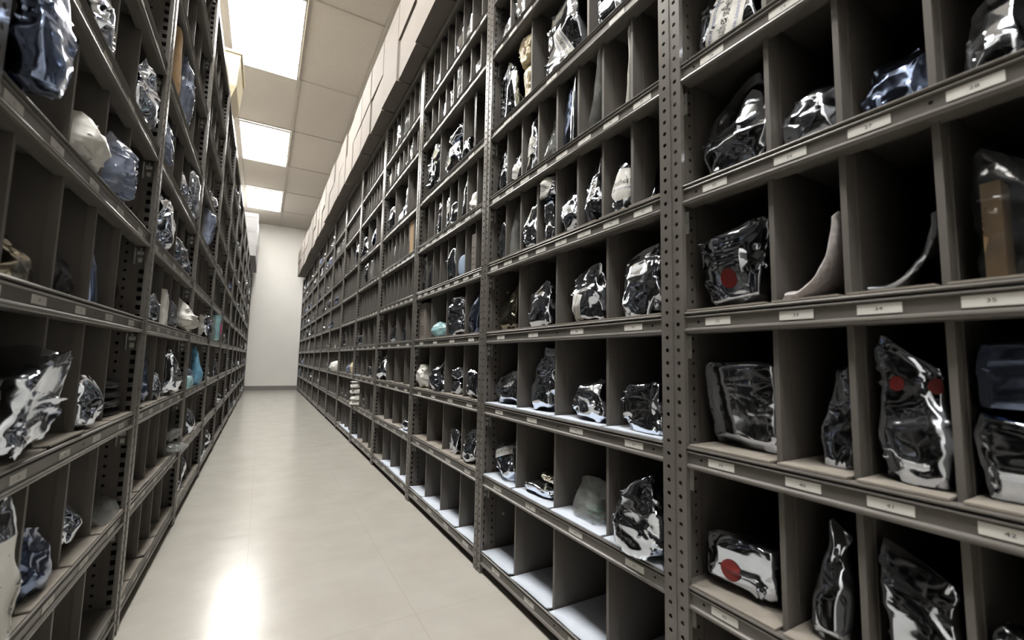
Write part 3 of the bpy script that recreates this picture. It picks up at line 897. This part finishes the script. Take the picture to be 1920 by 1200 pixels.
def bag_geo(w, e, h, kind, seed, am=1.0, sl=0.0, lean=0.0, flare=0, res=1.0):
    rng = np.random.default_rng(seed)
    if kind == 'bent':            # a strip that lies on the shelf and curls up along the divider
        nt, nth = 30, 20
        s = np.linspace(0, 1, nt)
        ang = np.clip((s - .12) / .75, 0, 1) * math.radians(78)
        ds = 1.0 / (nt - 1)
        px = np.cumsum(np.cos(ang)) * ds
        pz = np.cumsum(np.sin(ang)) * ds
        px = (px - px[0]) / (px[-1] - px[0]) * w
        pz = (pz - pz[0]) / (pz[-1] - pz[0]) * h
        th = .018 + .001 * np.sin(np.arange(nt) * .9)
        V = []
        for j in range(nt):
            tx, tz = math.cos(ang[j]), math.sin(ang[j])
            tk = min(th[j], w * .35) * (.25 if j in (0, nt - 1) else 1)
            for k in range(nth):
                a = 2 * math.pi * k / nth
                n_, y_ = math.sin(a), math.cos(a)
                y_ = math.copysign(abs(y_) ** .4, y_)
                V.append((px[j] - w / 2 - tz * tk * .5 * (n_ + 1) , e / 2 + y_ * e / 2, pz[j] + tx * tk * .5 * (n_ + 1)))
        V = np.array(V)
        fs = tube_grid(nt, nth)
        n0 = len(V)
        fs += [tuple(range(nth - 1, -1, -1)), tuple(range(n0 - nth, n0))]
        f = crumple(V / .12, rng, 40)
        V[:, 2] += f * .0009
        V[:, 0] -= f * .0010
    else:
        t0, W0, D0, p = PROF[kind]
        under = {'block': .24, 'pouch': .10, 'tall': .06, 'lump': .10}.get(kind, 0)      # the front leans out over its foot
        nt, nth = int(46 * res), int(68 * res)
        t = np.linspace(0, 1, nt)
        W, D = np.interp(t, t0, W0), np.interp(t, t0, D0)
        if flare:
            W = W + .16 * t ** 2
        th = np.arange(nth) / nth * 2 * math.pi + .02
        c, s = np.cos(th), np.sin(th)
        ex = 2 / p
        cx, sy = np.sign(c) * np.abs(c) ** ex, np.sign(s) * np.abs(s) ** ex
        wob = rng.normal(0, .05, 3)
        x = (W[:, None] * cx[None]) * w / 2 + (wob[0] * w * t ** 2 + lean * t ** 1.3)[:, None]
        y = (D[:, None] * sy[None]) * e / 2 + e / 2 + (np.clip(rng.normal(.10, .12), -.1, .3) * e * t ** 2)[:, None]
        z = np.repeat(t[:, None], nth, 1) * h
        z = z * (1 + sl * (x / (w / 2)) * t[:, None] ** 1.5) if sl else z
        if kind in ('pouch', 'peak', 'tall'):       # gathered pleats towards the mouth
            pl = np.abs(((th[None] * rng.integers(5, 9) / math.pi + .4 * np.sin(3 * t)[:, None]) % 1) - .5) * 2 - .5
            g = pl * (t[:, None] ** 2) * .06
            x = x * (1 + g)
            z = z + np.sin(th * 2 + rng.uniform(0, 6))[None] * (t[:, None] ** 4) * h * .05
        V = np.stack([x.ravel(), y.ravel(), z.ravel()], 1)
        n0 = len(V)
        ctr = [V[:nth].mean(0), V[-nth:].mean(0)]
        V = np.vstack([V, ctr])
        fs = tube_grid(nt, nth)
        fs += [(n0, (k + 1) % nth, k) for k in range(nth)]
        fs += [(n0 + 1, n0 - nth + k, n0 - nth + (k + 1) % nth) for k in range(nth)]
        L = math.sqrt(max(w, e) * h)
        if kind not in ('flat', 'sheet'):       # taut film: flat facets meeting at straight folds
            O = np.array([x.mean(), e / 2, h * .46])
            U = (V - O) / np.array([w / 2, e / 2, h / 2])
            nk = {'block': 20, 'tall': 26, 'pouch': 28}.get(kind, 30)
            D_ = rng.normal(0, 1, (nk, 3))
            D_[:, 1] *= 1.15
            D_ /= np.linalg.norm(D_, axis=1)[:, None]
            sup = (U @ D_.T).max(0) * rng.uniform(.80, .97, nk)
            q = (U @ D_.T) / sup[None]
            sc = 1 / np.maximum(1, q.max(1))
            V = O + (V - O) * (1 - .92 * (1 - sc))[:, None]
        ref = min(w, h, 2.2 * e) if kind != 'sheet' else min(w, e) * .35
        if kind == 'flat':
            ref = max(w, .03)
        Q = V / L
        V[:, 1] += under * e * (1 - V[:, 2] / h)
        f1, f2 = crumple(Q, rng, 13), crumple(Q, rng, 60)
        f3 = crumple(Q, rng, 170) if res > .6 else 0
        N = np.stack([(V[:, 0] - V[:, 0].mean()) / (w * w), (V[:, 1] - e / 2) / (e * e), .6 * (V[:, 2] - h * .45) / (h * h)], 1)
        N /= np.linalg.norm(N, axis=1)[:, None] + 1e-9
        amp = ref * am
        d = amp * (.030 * f1 + .020 * f2 + .010 * f3) - amp * .02
        for _ in range(int(16 * res)):            # pinched fold lines
            c0 = Q[rng.integers(0, len(Q))]
            ax = rng.normal(0, 1, 3); ax[2] += .6; ax /= np.linalg.norm(ax)
            dq = Q - c0
            al = dq @ ax
            ln = rng.uniform(.25, .6)
            dist = np.linalg.norm(dq - al[:, None] * ax[None], axis=1)
            d = d + amp * rng.uniform(.03, .07) * np.clip(1 - dist / .035, 0, 1) * np.clip(1.2 - np.abs(al) / ln, 0, 1)
        V = V + N * d[:, None]
        V[:, 0] = np.clip(V[:, 0], -w / 2 - abs(lean) - .1 * w, w / 2 + abs(lean) + .1 * w)
    if kind != 'bent' and not lean:        # fill the size it was given
        x0_, x1_ = np.percentile(V[:, 0], [.5, 99.5])
        if True:
            V[:, 0] = (V[:, 0] - (x0_ + x1_) / 2) * w / (x1_ - x0_)
        V[:, 1] = (V[:, 1] - V[:, 1].min()) * e / (V[:, 1].max() - V[:, 1].min())
    V[:, 2] -= V[:, 2].min()
    # rest flat on the shelf
    b0 = V[:, 2] < h * .05
    V[b0, 2] *= .3
    top = V[:, 2].max()
    V[:, 2] *= h / top
    V[:, 0] = np.clip(V[:, 0], -w / 2, w / 2)
    V[:, 1] = np.maximum(V[:, 1], 0)
    return V, fs


def project(V, fs, pts, off):
    """Presses points (x, z) onto the front of a bag."""
    tree = BVHTree.FromPolygons([tuple(p) for p in V], fs)
    out, ok = [], []
    for x, z in pts:
        hit = tree.ray_cast(Vector((x, -1, z)), Vector((0, 1, 0)))
        if hit[0] is None or hit[1].y > .2:
            out.append((x, 0, z))
            ok.append(False)
        else:
            out.append((x, hit[0].y - off, z))
            ok.append(hit[0].y < V[:, 1].max() * .95)
    return out, ok


def sticker(parent, V, fs, st, w, h):
    kind, fx, fz, sw, sh, rot = st
    cx, cz = (fx - .5) * w, fz * h
    ca, sa = math.cos(math.radians(rot)), math.sin(math.radians(rot))
    T = lambda u, v: (cx + u * ca - v * sa, cz + u * sa + v * ca)

    def patch(name, shape, mat, sw, sh, T):
        m = MB()
        n = 14
        g = [(-.5 + a / n, -.5 + c / n) for c in range(n + 1) for a in range(n + 1)]
        if shape == 'round':
            g2 = []
            for u, v in g:
                r = max(abs(u), abs(v)) * 2
                ln = math.hypot(u, v) or 1
                g2.append((u / ln * r / 2, v / ln * r / 2))
            g = g2
        pts, ok = project(V, fs, [T(u * sw, v * sh) for u, v in g], .0012)
        q = []
        for c in range(n):
            for a in range(n):
                i4 = (c * (n + 1) + a, c * (n + 1) + a + 1, (c + 1) * (n + 1) + a + 1, (c + 1) * (n + 1) + a)
                if all(ok[j] for j in i4):
                    q.append(i4)
        if q:
            m.add(pts, q)
            o = put(name, m.mesh(name, mat, smooth=True), parent)
            return o

    def words(lines, T, sw, sh):
        m = MB()
        for s, vv, size, ink, sq in lines:
            v, f = text_mesh(s)
            wdt = v[:, 0].max() - v[:, 0].min()
            k = sw * size / wdt
            pts, ok = project(V, fs, [T(x * k, vv * sh + y * k * sq) for x, y, _ in v], .0022)
            m.add(pts, [q for q in f if all(ok[j] for j in q)], ink)
        if m.f:
            put('printed_words', m.mesh('printed_words', ['ink', 'blueink', 'red']), parent)

    if kind == 'L':
        patch('paper_label', 'rect', 'card', sw, sh, T)
        if sw < sh:      # the long side runs along v: turn the words
            T1 = T
            T = lambda u, v: T1(-v, u)
            sw, sh = sh, sw
        words([('www.seaerospace.com', .33, .80, 1, 1.0), ('SoutheastAerospace', .02, .92, 0, 1.5), ('www.seaerospace.com', -.34, .80, 1, 1.0)], T, sw, sh)
    elif kind == 'O':
        patch('round_label', 'round', 'card', sw, sh, T)
        words([('Southeast', .08, .82, 0, 1.25), ('www.seaerospace', -.16, .70, 1, 1.0)], T, sw, sh)
    elif kind == 'R':
        o = patch('red_sticker', 'round', 'red', sw, sh, T)
        if o: o['label'] = 'round red sticker'
    elif kind == 'RR':
        o = patch('red_sticker', 'round', 'red', sw, sh, T)
        if o: o['label'] = 'round red sticker'
        o = patch('red_sticker', 'round', 'red', sw, sh, lambda u, v: T(u + w * .46, v - h * .01))
        if o: o['label'] = 'round red sticker'
    elif kind == 'r':
        patch('red_print', 'round', 'red', sw * .6, sh * .35, T)
        patch('red_print', 'rect', 'red', sw * .75, sh * .25, lambda u, v: T(u, v - sh * .45))


def carton_mesh(w, e, h):
    m = MB()
    bv = min(.002, w * .1)
    m.box(-w / 2, w / 2, 0, e, 0, h)
    m.box(-w / 2 - .0006, w / 2 + .0006, e * .48, e * .52, h * .0, h + .0006)
    return m


_lib = {}


def bag(row, i, l, x, d, dz, w, e, h, kind, mat, label, k, o, seed, res=1.0, cat='bag', group=None):
    Z = RZ if row == 'R' else LZ
    base = Z[l] + (.0048 if (row, i, l, k) in LINED else (.0006 if d < .02 else -.0035)) + dz
    loc, rz = world(row, i, x, d, base), rot_of(row)
    nm = {'foil': 'foil_bag', 'navy': 'dark_foil_bag', 'olive': 'dark_foil_bag', 'gold': 'foil_bag'}.get(mat, 'plastic_bag')
    if kind == 'carton':
        t = put('carton', carton_mesh(w, e, h).mesh('carton', 'box' if mat == 'white' else 'brown'), None, loc, rz)
        pm = MB()
        if mat == 'white':
            for r in range(4):
                pm.box(-w * .12, w * .2, -.0006, 0, h * (.22 + .14 * r), h * (.25 + .14 * r), 0)
                pm.box(-w * .3, -w * .22, -.0006, 0, h * (.22 + .14 * r), h * (.26 + .14 * r), 0)
            put('printed_lines', pm.mesh('printed_lines', 'ink'), t)
        tag(t, label, 'carton', group)
        return t
    if kind == 'frame':
        m = MB()
        q = .004
        for xx in (0, .012):
            m.box(-w * .1 + xx, -w * .1 + xx + q, 0, q, 0, h)
            m.box(-w * .1 + xx, -w * .1 + xx + q, .15, .15 + q, 0, h)
            m.box(-w * .1 + xx, -w * .1 + xx + q, 0, .15, h - q, h)
            m.box(-w * .1 + xx, -w * .1 + xx + q, 0, .15, 0, q)
        m.box(-w * .1, -w * .1 + .016, 0, q, 0, q)
        m.box(-w * .1, -w * .1 + .016, 0, q, h - q, h)
        t = put('wire_frame', m.mesh('wire_frame', 'black'), None, loc, rz)
        tag(t, label, 'frame', group)
        return t
    if kind == 'tub':
        w *= .86
        m = MB()
        n = 28
        ring = lambda r, z: [(r * math.cos(a * 2 * math.pi / n), e / 2 + r * math.sin(a * 2 * math.pi / n), z) for a in range(n)]
        r0 = w / 2
        vs = ring(r0 * .88, 0) + ring(r0 * .9, .003) + ring(r0, h * .97) + ring(r0 * 1.04, h * .97) + ring(r0 * 1.04, h) + ring(r0 * .92, h) + ring(r0 * .85, .01)
        m.add(vs, tube_grid(7, n) + [tuple(range(n - 1, -1, -1)), tuple(range(6 * n, 7 * n))])
        t = put('plastic_tub', m.mesh('plastic_tub', 'teal', True, 40), None, loc, rz)
        m = MB()
        a0, a1 = -math.pi * .62, -math.pi * .38
        for j in range(8):
            p, q2 = a0 + (a1 - a0) * j / 8, a0 + (a1 - a0) * (j + 1) / 8
            R = r0 * 1.02
            m.quad((R * math.cos(p), e / 2 + R * math.sin(p), h * .25), (R * math.cos(q2), e / 2 + R * math.sin(q2), h * .25), (R * math.cos(q2), e / 2 + R * math.sin(q2), h * .68), (R * math.cos(p), e / 2 + R * math.sin(p), h * .68))
        pl = put('pink_label', m.mesh('pink_label', 'pink', True), t)
        pl['label'] = 'bright pink label'
        tag(t, label, 'tub', group)
        return t
    V, fs = bag_geo(w, e, h, kind, seed, o.get('am', 1.0) * (1.5 if mat in ('clear', 'blueclear', 'white', 'cream', 'teal', 'smoke') else 1), o.get('sl', 0.0), o.get('lean', 0.0), o.get('flare', 0), res)
    m = MB()
    m.add(V, fs)
    if mat == 'blue' or mat == 'bluecard':
        nm = 'plastic_bag' if mat == 'blue' else 'card_folder'
    if mat == 'brown':
        nm = 'cardboard_sheet'
    t = put(nm, m.mesh(nm, mat, True, 34), None, loc, rz)
    if 'st' in o:
        sticker(t, V, fs, o['st'], w, h)
    if mat == 'smoke':
        c = MB()
        c.box(-w * .36, -w * .10, e * .25, e * .8, .004, h * .72)
        put('packed_box', c.mesh('packed_box', 'brown'), t)
    if o.get('ins') == 'green':
        c = MB()
        c.box(-w * .1, w * .33, e * .30, e * .62, .012, .016)
        c.box(-w * .05, w * .30, e * .28, e * .60, .026, .030)
        put('circuit_board', c.mesh('circuit_board', 'green'), t)
    tag(t, label, cat, group)
    return t


def named(look, row, i, l, k):
    s = look + ', ' + where(row, i, l, k)
    f = s.replace('@', ' from left')
    return f if len(f.split()) <= 16 else s.replace('@', '')


BIN_BUSY = {}
GROUP = {'foil': 'foil bags on the shelves', 'navy': 'foil bags on the shelves', 'olive': 'foil bags on the shelves', 'gold': 'foil bags on the shelves'}
for n, (row, i, l, x, d, dz, w, e, h, kind, mat, look, k, o) in enumerate(BAGS):
    ed = bins(row, i, l)
    lo, hi = ed[k] * BAY + .0058, ed[k + 1] * BAY - .0058
    w = min(w, hi - lo)
    x = min(max(x, lo + w / 2), hi - w / 2)
    room = ((RZ if row == 'R' else LZ) + [TOP])[l + 1] - (RZ if row == 'R' else LZ)[l] - .052
    below = [q for q in BIN_BUSY.get((row, i, l, k), []) if abs(q[0] - x) < (q[1] + w) / 2]
    if dz > 0:
        if below:
            t_ = max(q[5] for q in below) + .001
            h = max(.02, dz + h - t_) if dz + h - t_ > .02 else h
            dz = t_
        else:
            h, dz = h + dz, 0
    elif below:
        d = max(q[2] + q[3] for q in below) + .003
    h = min(h * (1.05 if mat == 'foil' and dz == 0 else 1), room - dz)
    e = min(e, DEPTH - .02 - d)
    BIN_BUSY.setdefault((row, i, l, k), []).append((x, w, d, e, dz, dz + h))
    big = 1.0 if i <= 1 else (.75 if i == 2 else .5)
    bag(row, i, l, x, d, dz, w, e, h, kind, mat, named(look, row, i, l, k), k, o, 100 + n, big, 'bag' if mat not in ('bluecard', 'brown') else 'packet', GROUP.get(mat, 'plastic bags and packets on the shelves'))

# the crowded far bins: bags of a few shapes, each its own object
rnd = random.Random(21)
LIB = []
for n in range(16):
    kind = ['lump', 'pouch', 'lump', 'peak', 'lump', 'pouch', 'tall', 'lump'][n % 8]
    mat = ['foil', 'foil', 'foil', 'navy', 'foil', 'foil', 'foil', 'white', 'foil', 'navy', 'foil', 'foil', 'clear', 'foil', 'foil', 'blueclear'][n]
    V, fs = bag_geo(.12, .10, .12, kind, 900 + n, 1.8, rnd.uniform(-.2, .2), 0, 0, .45)
    m = MB()
    m.add(V, fs)
    LIB.append((m.mesh('bag', mat, True, 34), mat))
LOOK = {'foil': ['bright crumpled foil bag', 'small creased foil bag', 'shiny foil bag'], 'navy': ['dark foil bag'], 'white': ['white plastic packet'], 'clear': ['clear plastic bag'], 'blueclear': ['bluish plastic bag']}


def scatter(row, i, levels, chance):
    Z = RZ if row == 'R' else LZ
    wd = UNIT[row, i][1]
    for l in levels:
        e = bins(row, i, l)
        for k in range(len(e) - 1):
            if (row, i, l, k) in BIN_BUSY or rnd.random() > chance:
                continue
            me, mat = rnd.choice(LIB)
            x_lo, x_hi = max(e[k] * wd, PW) + .006, min(e[k + 1] * wd, wd - PW) - .006
            bw = x_hi - x_lo
            nxt = (Z[l + 1] if l + 1 < len(Z) else TOP) - Z[l] - .06
            ww = min(bw, rnd.uniform(.09, .17))
            hh = min(nxt, rnd.uniform(.08, .2))
            xc = x_lo + ww / 2 + rnd.random() * (bw - ww)
            d = rnd.uniform(-.02, .04)
            xx = xc + ((BAY - wd) if (row == 'R' and wd < BAY) else 0)
            yy = world(row, i, xc, d, Z[l] + .0006)
            if row == 'R' and wd < BAY:
                yy = (AX + d, WALL_Y - .004 - xc, Z[l] + .0006)
            nm = {'foil': 'foil_bag', 'navy': 'dark_foil_bag'}.get(mat, 'plastic_bag')
            o = put(nm, me, None, yy, rot_of(row))
            o.scale = (ww / .12, rnd.uniform(.9, 1.4), hh / .12)
            tag(o, named(rnd.choice(LOOK[mat]), row, i, l, k), 'bag', GROUP.get(mat, 'plastic bags and packets on the shelves'))


for i in range(2, n_left + 1):
    scatter('L', i, range(0, 9), .14 if i == 2 else (.34 if i < 5 else .52))
for i in range(3, n_r + 1):
    scatter('R', i, range(1, 9), .03 if i < 5 else (.10 if i < 6 else (.22 if i < 7 else .46)))

# ------------------------------------------------------------------ cartons on top of the rows
def lidded_box(wd, dp, h, mat, seed):
    r = random.Random(seed)
    bd, ld = MB(), MB()
    bd.box(-wd / 2, wd / 2, 0, dp, 0, h - .006)
    if mat == 'greybox':          # a shallow tray turned over
        q = .075
        ld.box(-wd / 2 - .003, wd / 2 + .003, -.003, dp + .003, h - .006, h)
        ld.box(-wd / 2 - .003, wd / 2 + .003, -.003, 0, h - q, h - .006)
        ld.box(-wd / 2 - .003, -wd / 2, 0, dp, h - q, h - .006)
        ld.box(wd / 2, wd / 2 + .003, 0, dp, h - q, h - .006)
    else:                         # two flaps folded shut
        ld.box(-wd / 2, wd / 2, .001, dp * .498, h - .006, h)
        ld.box(-wd / 2, wd / 2, dp * .502, dp - .001, h - .006, h)
    return bd.mesh('body', mat), ld.mesh('lid', mat)


BOXW, BOXH, BOXD = .385, .275, .36
bm, lm = lidded_box(BOXW, BOXD, BOXH, 'box', 1)
rb = random.Random(5)
y, n = 1.18, 0
while y + BOXW < WALL_Y:
    xf = .660 - .008 * max(0, y - 2)
    z = TOP
    for layer in range(2):
        yy = y + BOXW / 2 + rb.uniform(-.002, .002)
        t = put('archive_box', None, None, (xf + rb.uniform(-.010, .008), yy, z), -math.pi / 2 + rb.uniform(-.012, .012))
        put('body', bm, t)
        put('flap_lid', lm, t)
        z += BOXH + .0005
        tag(t, f"cream archive box, {['lower', 'upper'][layer]} layer on the right row, {ORD[n]} column from the camera", 'box', 'archive boxes on top of the right row')
    y += BOXW + rb.choice([.010, .012, .018])
    n += 1
gm, gl = lidded_box(.38, .36, .262, 'greybox', 2)
y, n = 9.2, 0
while y + .38 < WALL_Y:
    for layer in range(3):
        t = put('archive_box', None, None, (-.222 + rb.uniform(-.01, .006), y + .19, TOP + layer * .2625), math.pi / 2)
        put('body', gm, t)
        put('lid', gl, t)
        tag(t, f"grey lidded box on the left row, {['bottom', 'middle', 'top'][layer]} of its stack, {ORD[n]} stack along", 'box', 'grey boxes on top of the left row')
    y += .386
    n += 1
# a cream moulded bin on the left row
m = MB()
ring = lambda sx, sy, z: [(-sx, -sy, z), (sx, -sy, z), (sx, sy, z), (-sx, sy, z)]
vs = ring(.13, .17, 0) + ring(.17, .21, .11) + ring(.185, .225, .34) + ring(.195, .235, .34) + ring(.195, .235, .36) + ring(.18, .22, .36) + ring(.165, .205, .12) + ring(.12, .16, .012)
m.add(vs, tube_grid(8, 4) + [(3, 2, 1, 0), (28, 29, 30, 31)])
t = put('plastic_bin', m.mesh('plastic_bin', 'creambin'), None, (-.452, 3.80, TOP))
tag(t, 'cream plastic bin on top of the left row, against the bright ceiling light', 'bin')

for lb, names in USED.items():
    if len(names) > 1:
        print('DUPLICATE LABEL', lb, names)
    if len(lb.split()) > 16:
        print('LONG LABEL', lb)
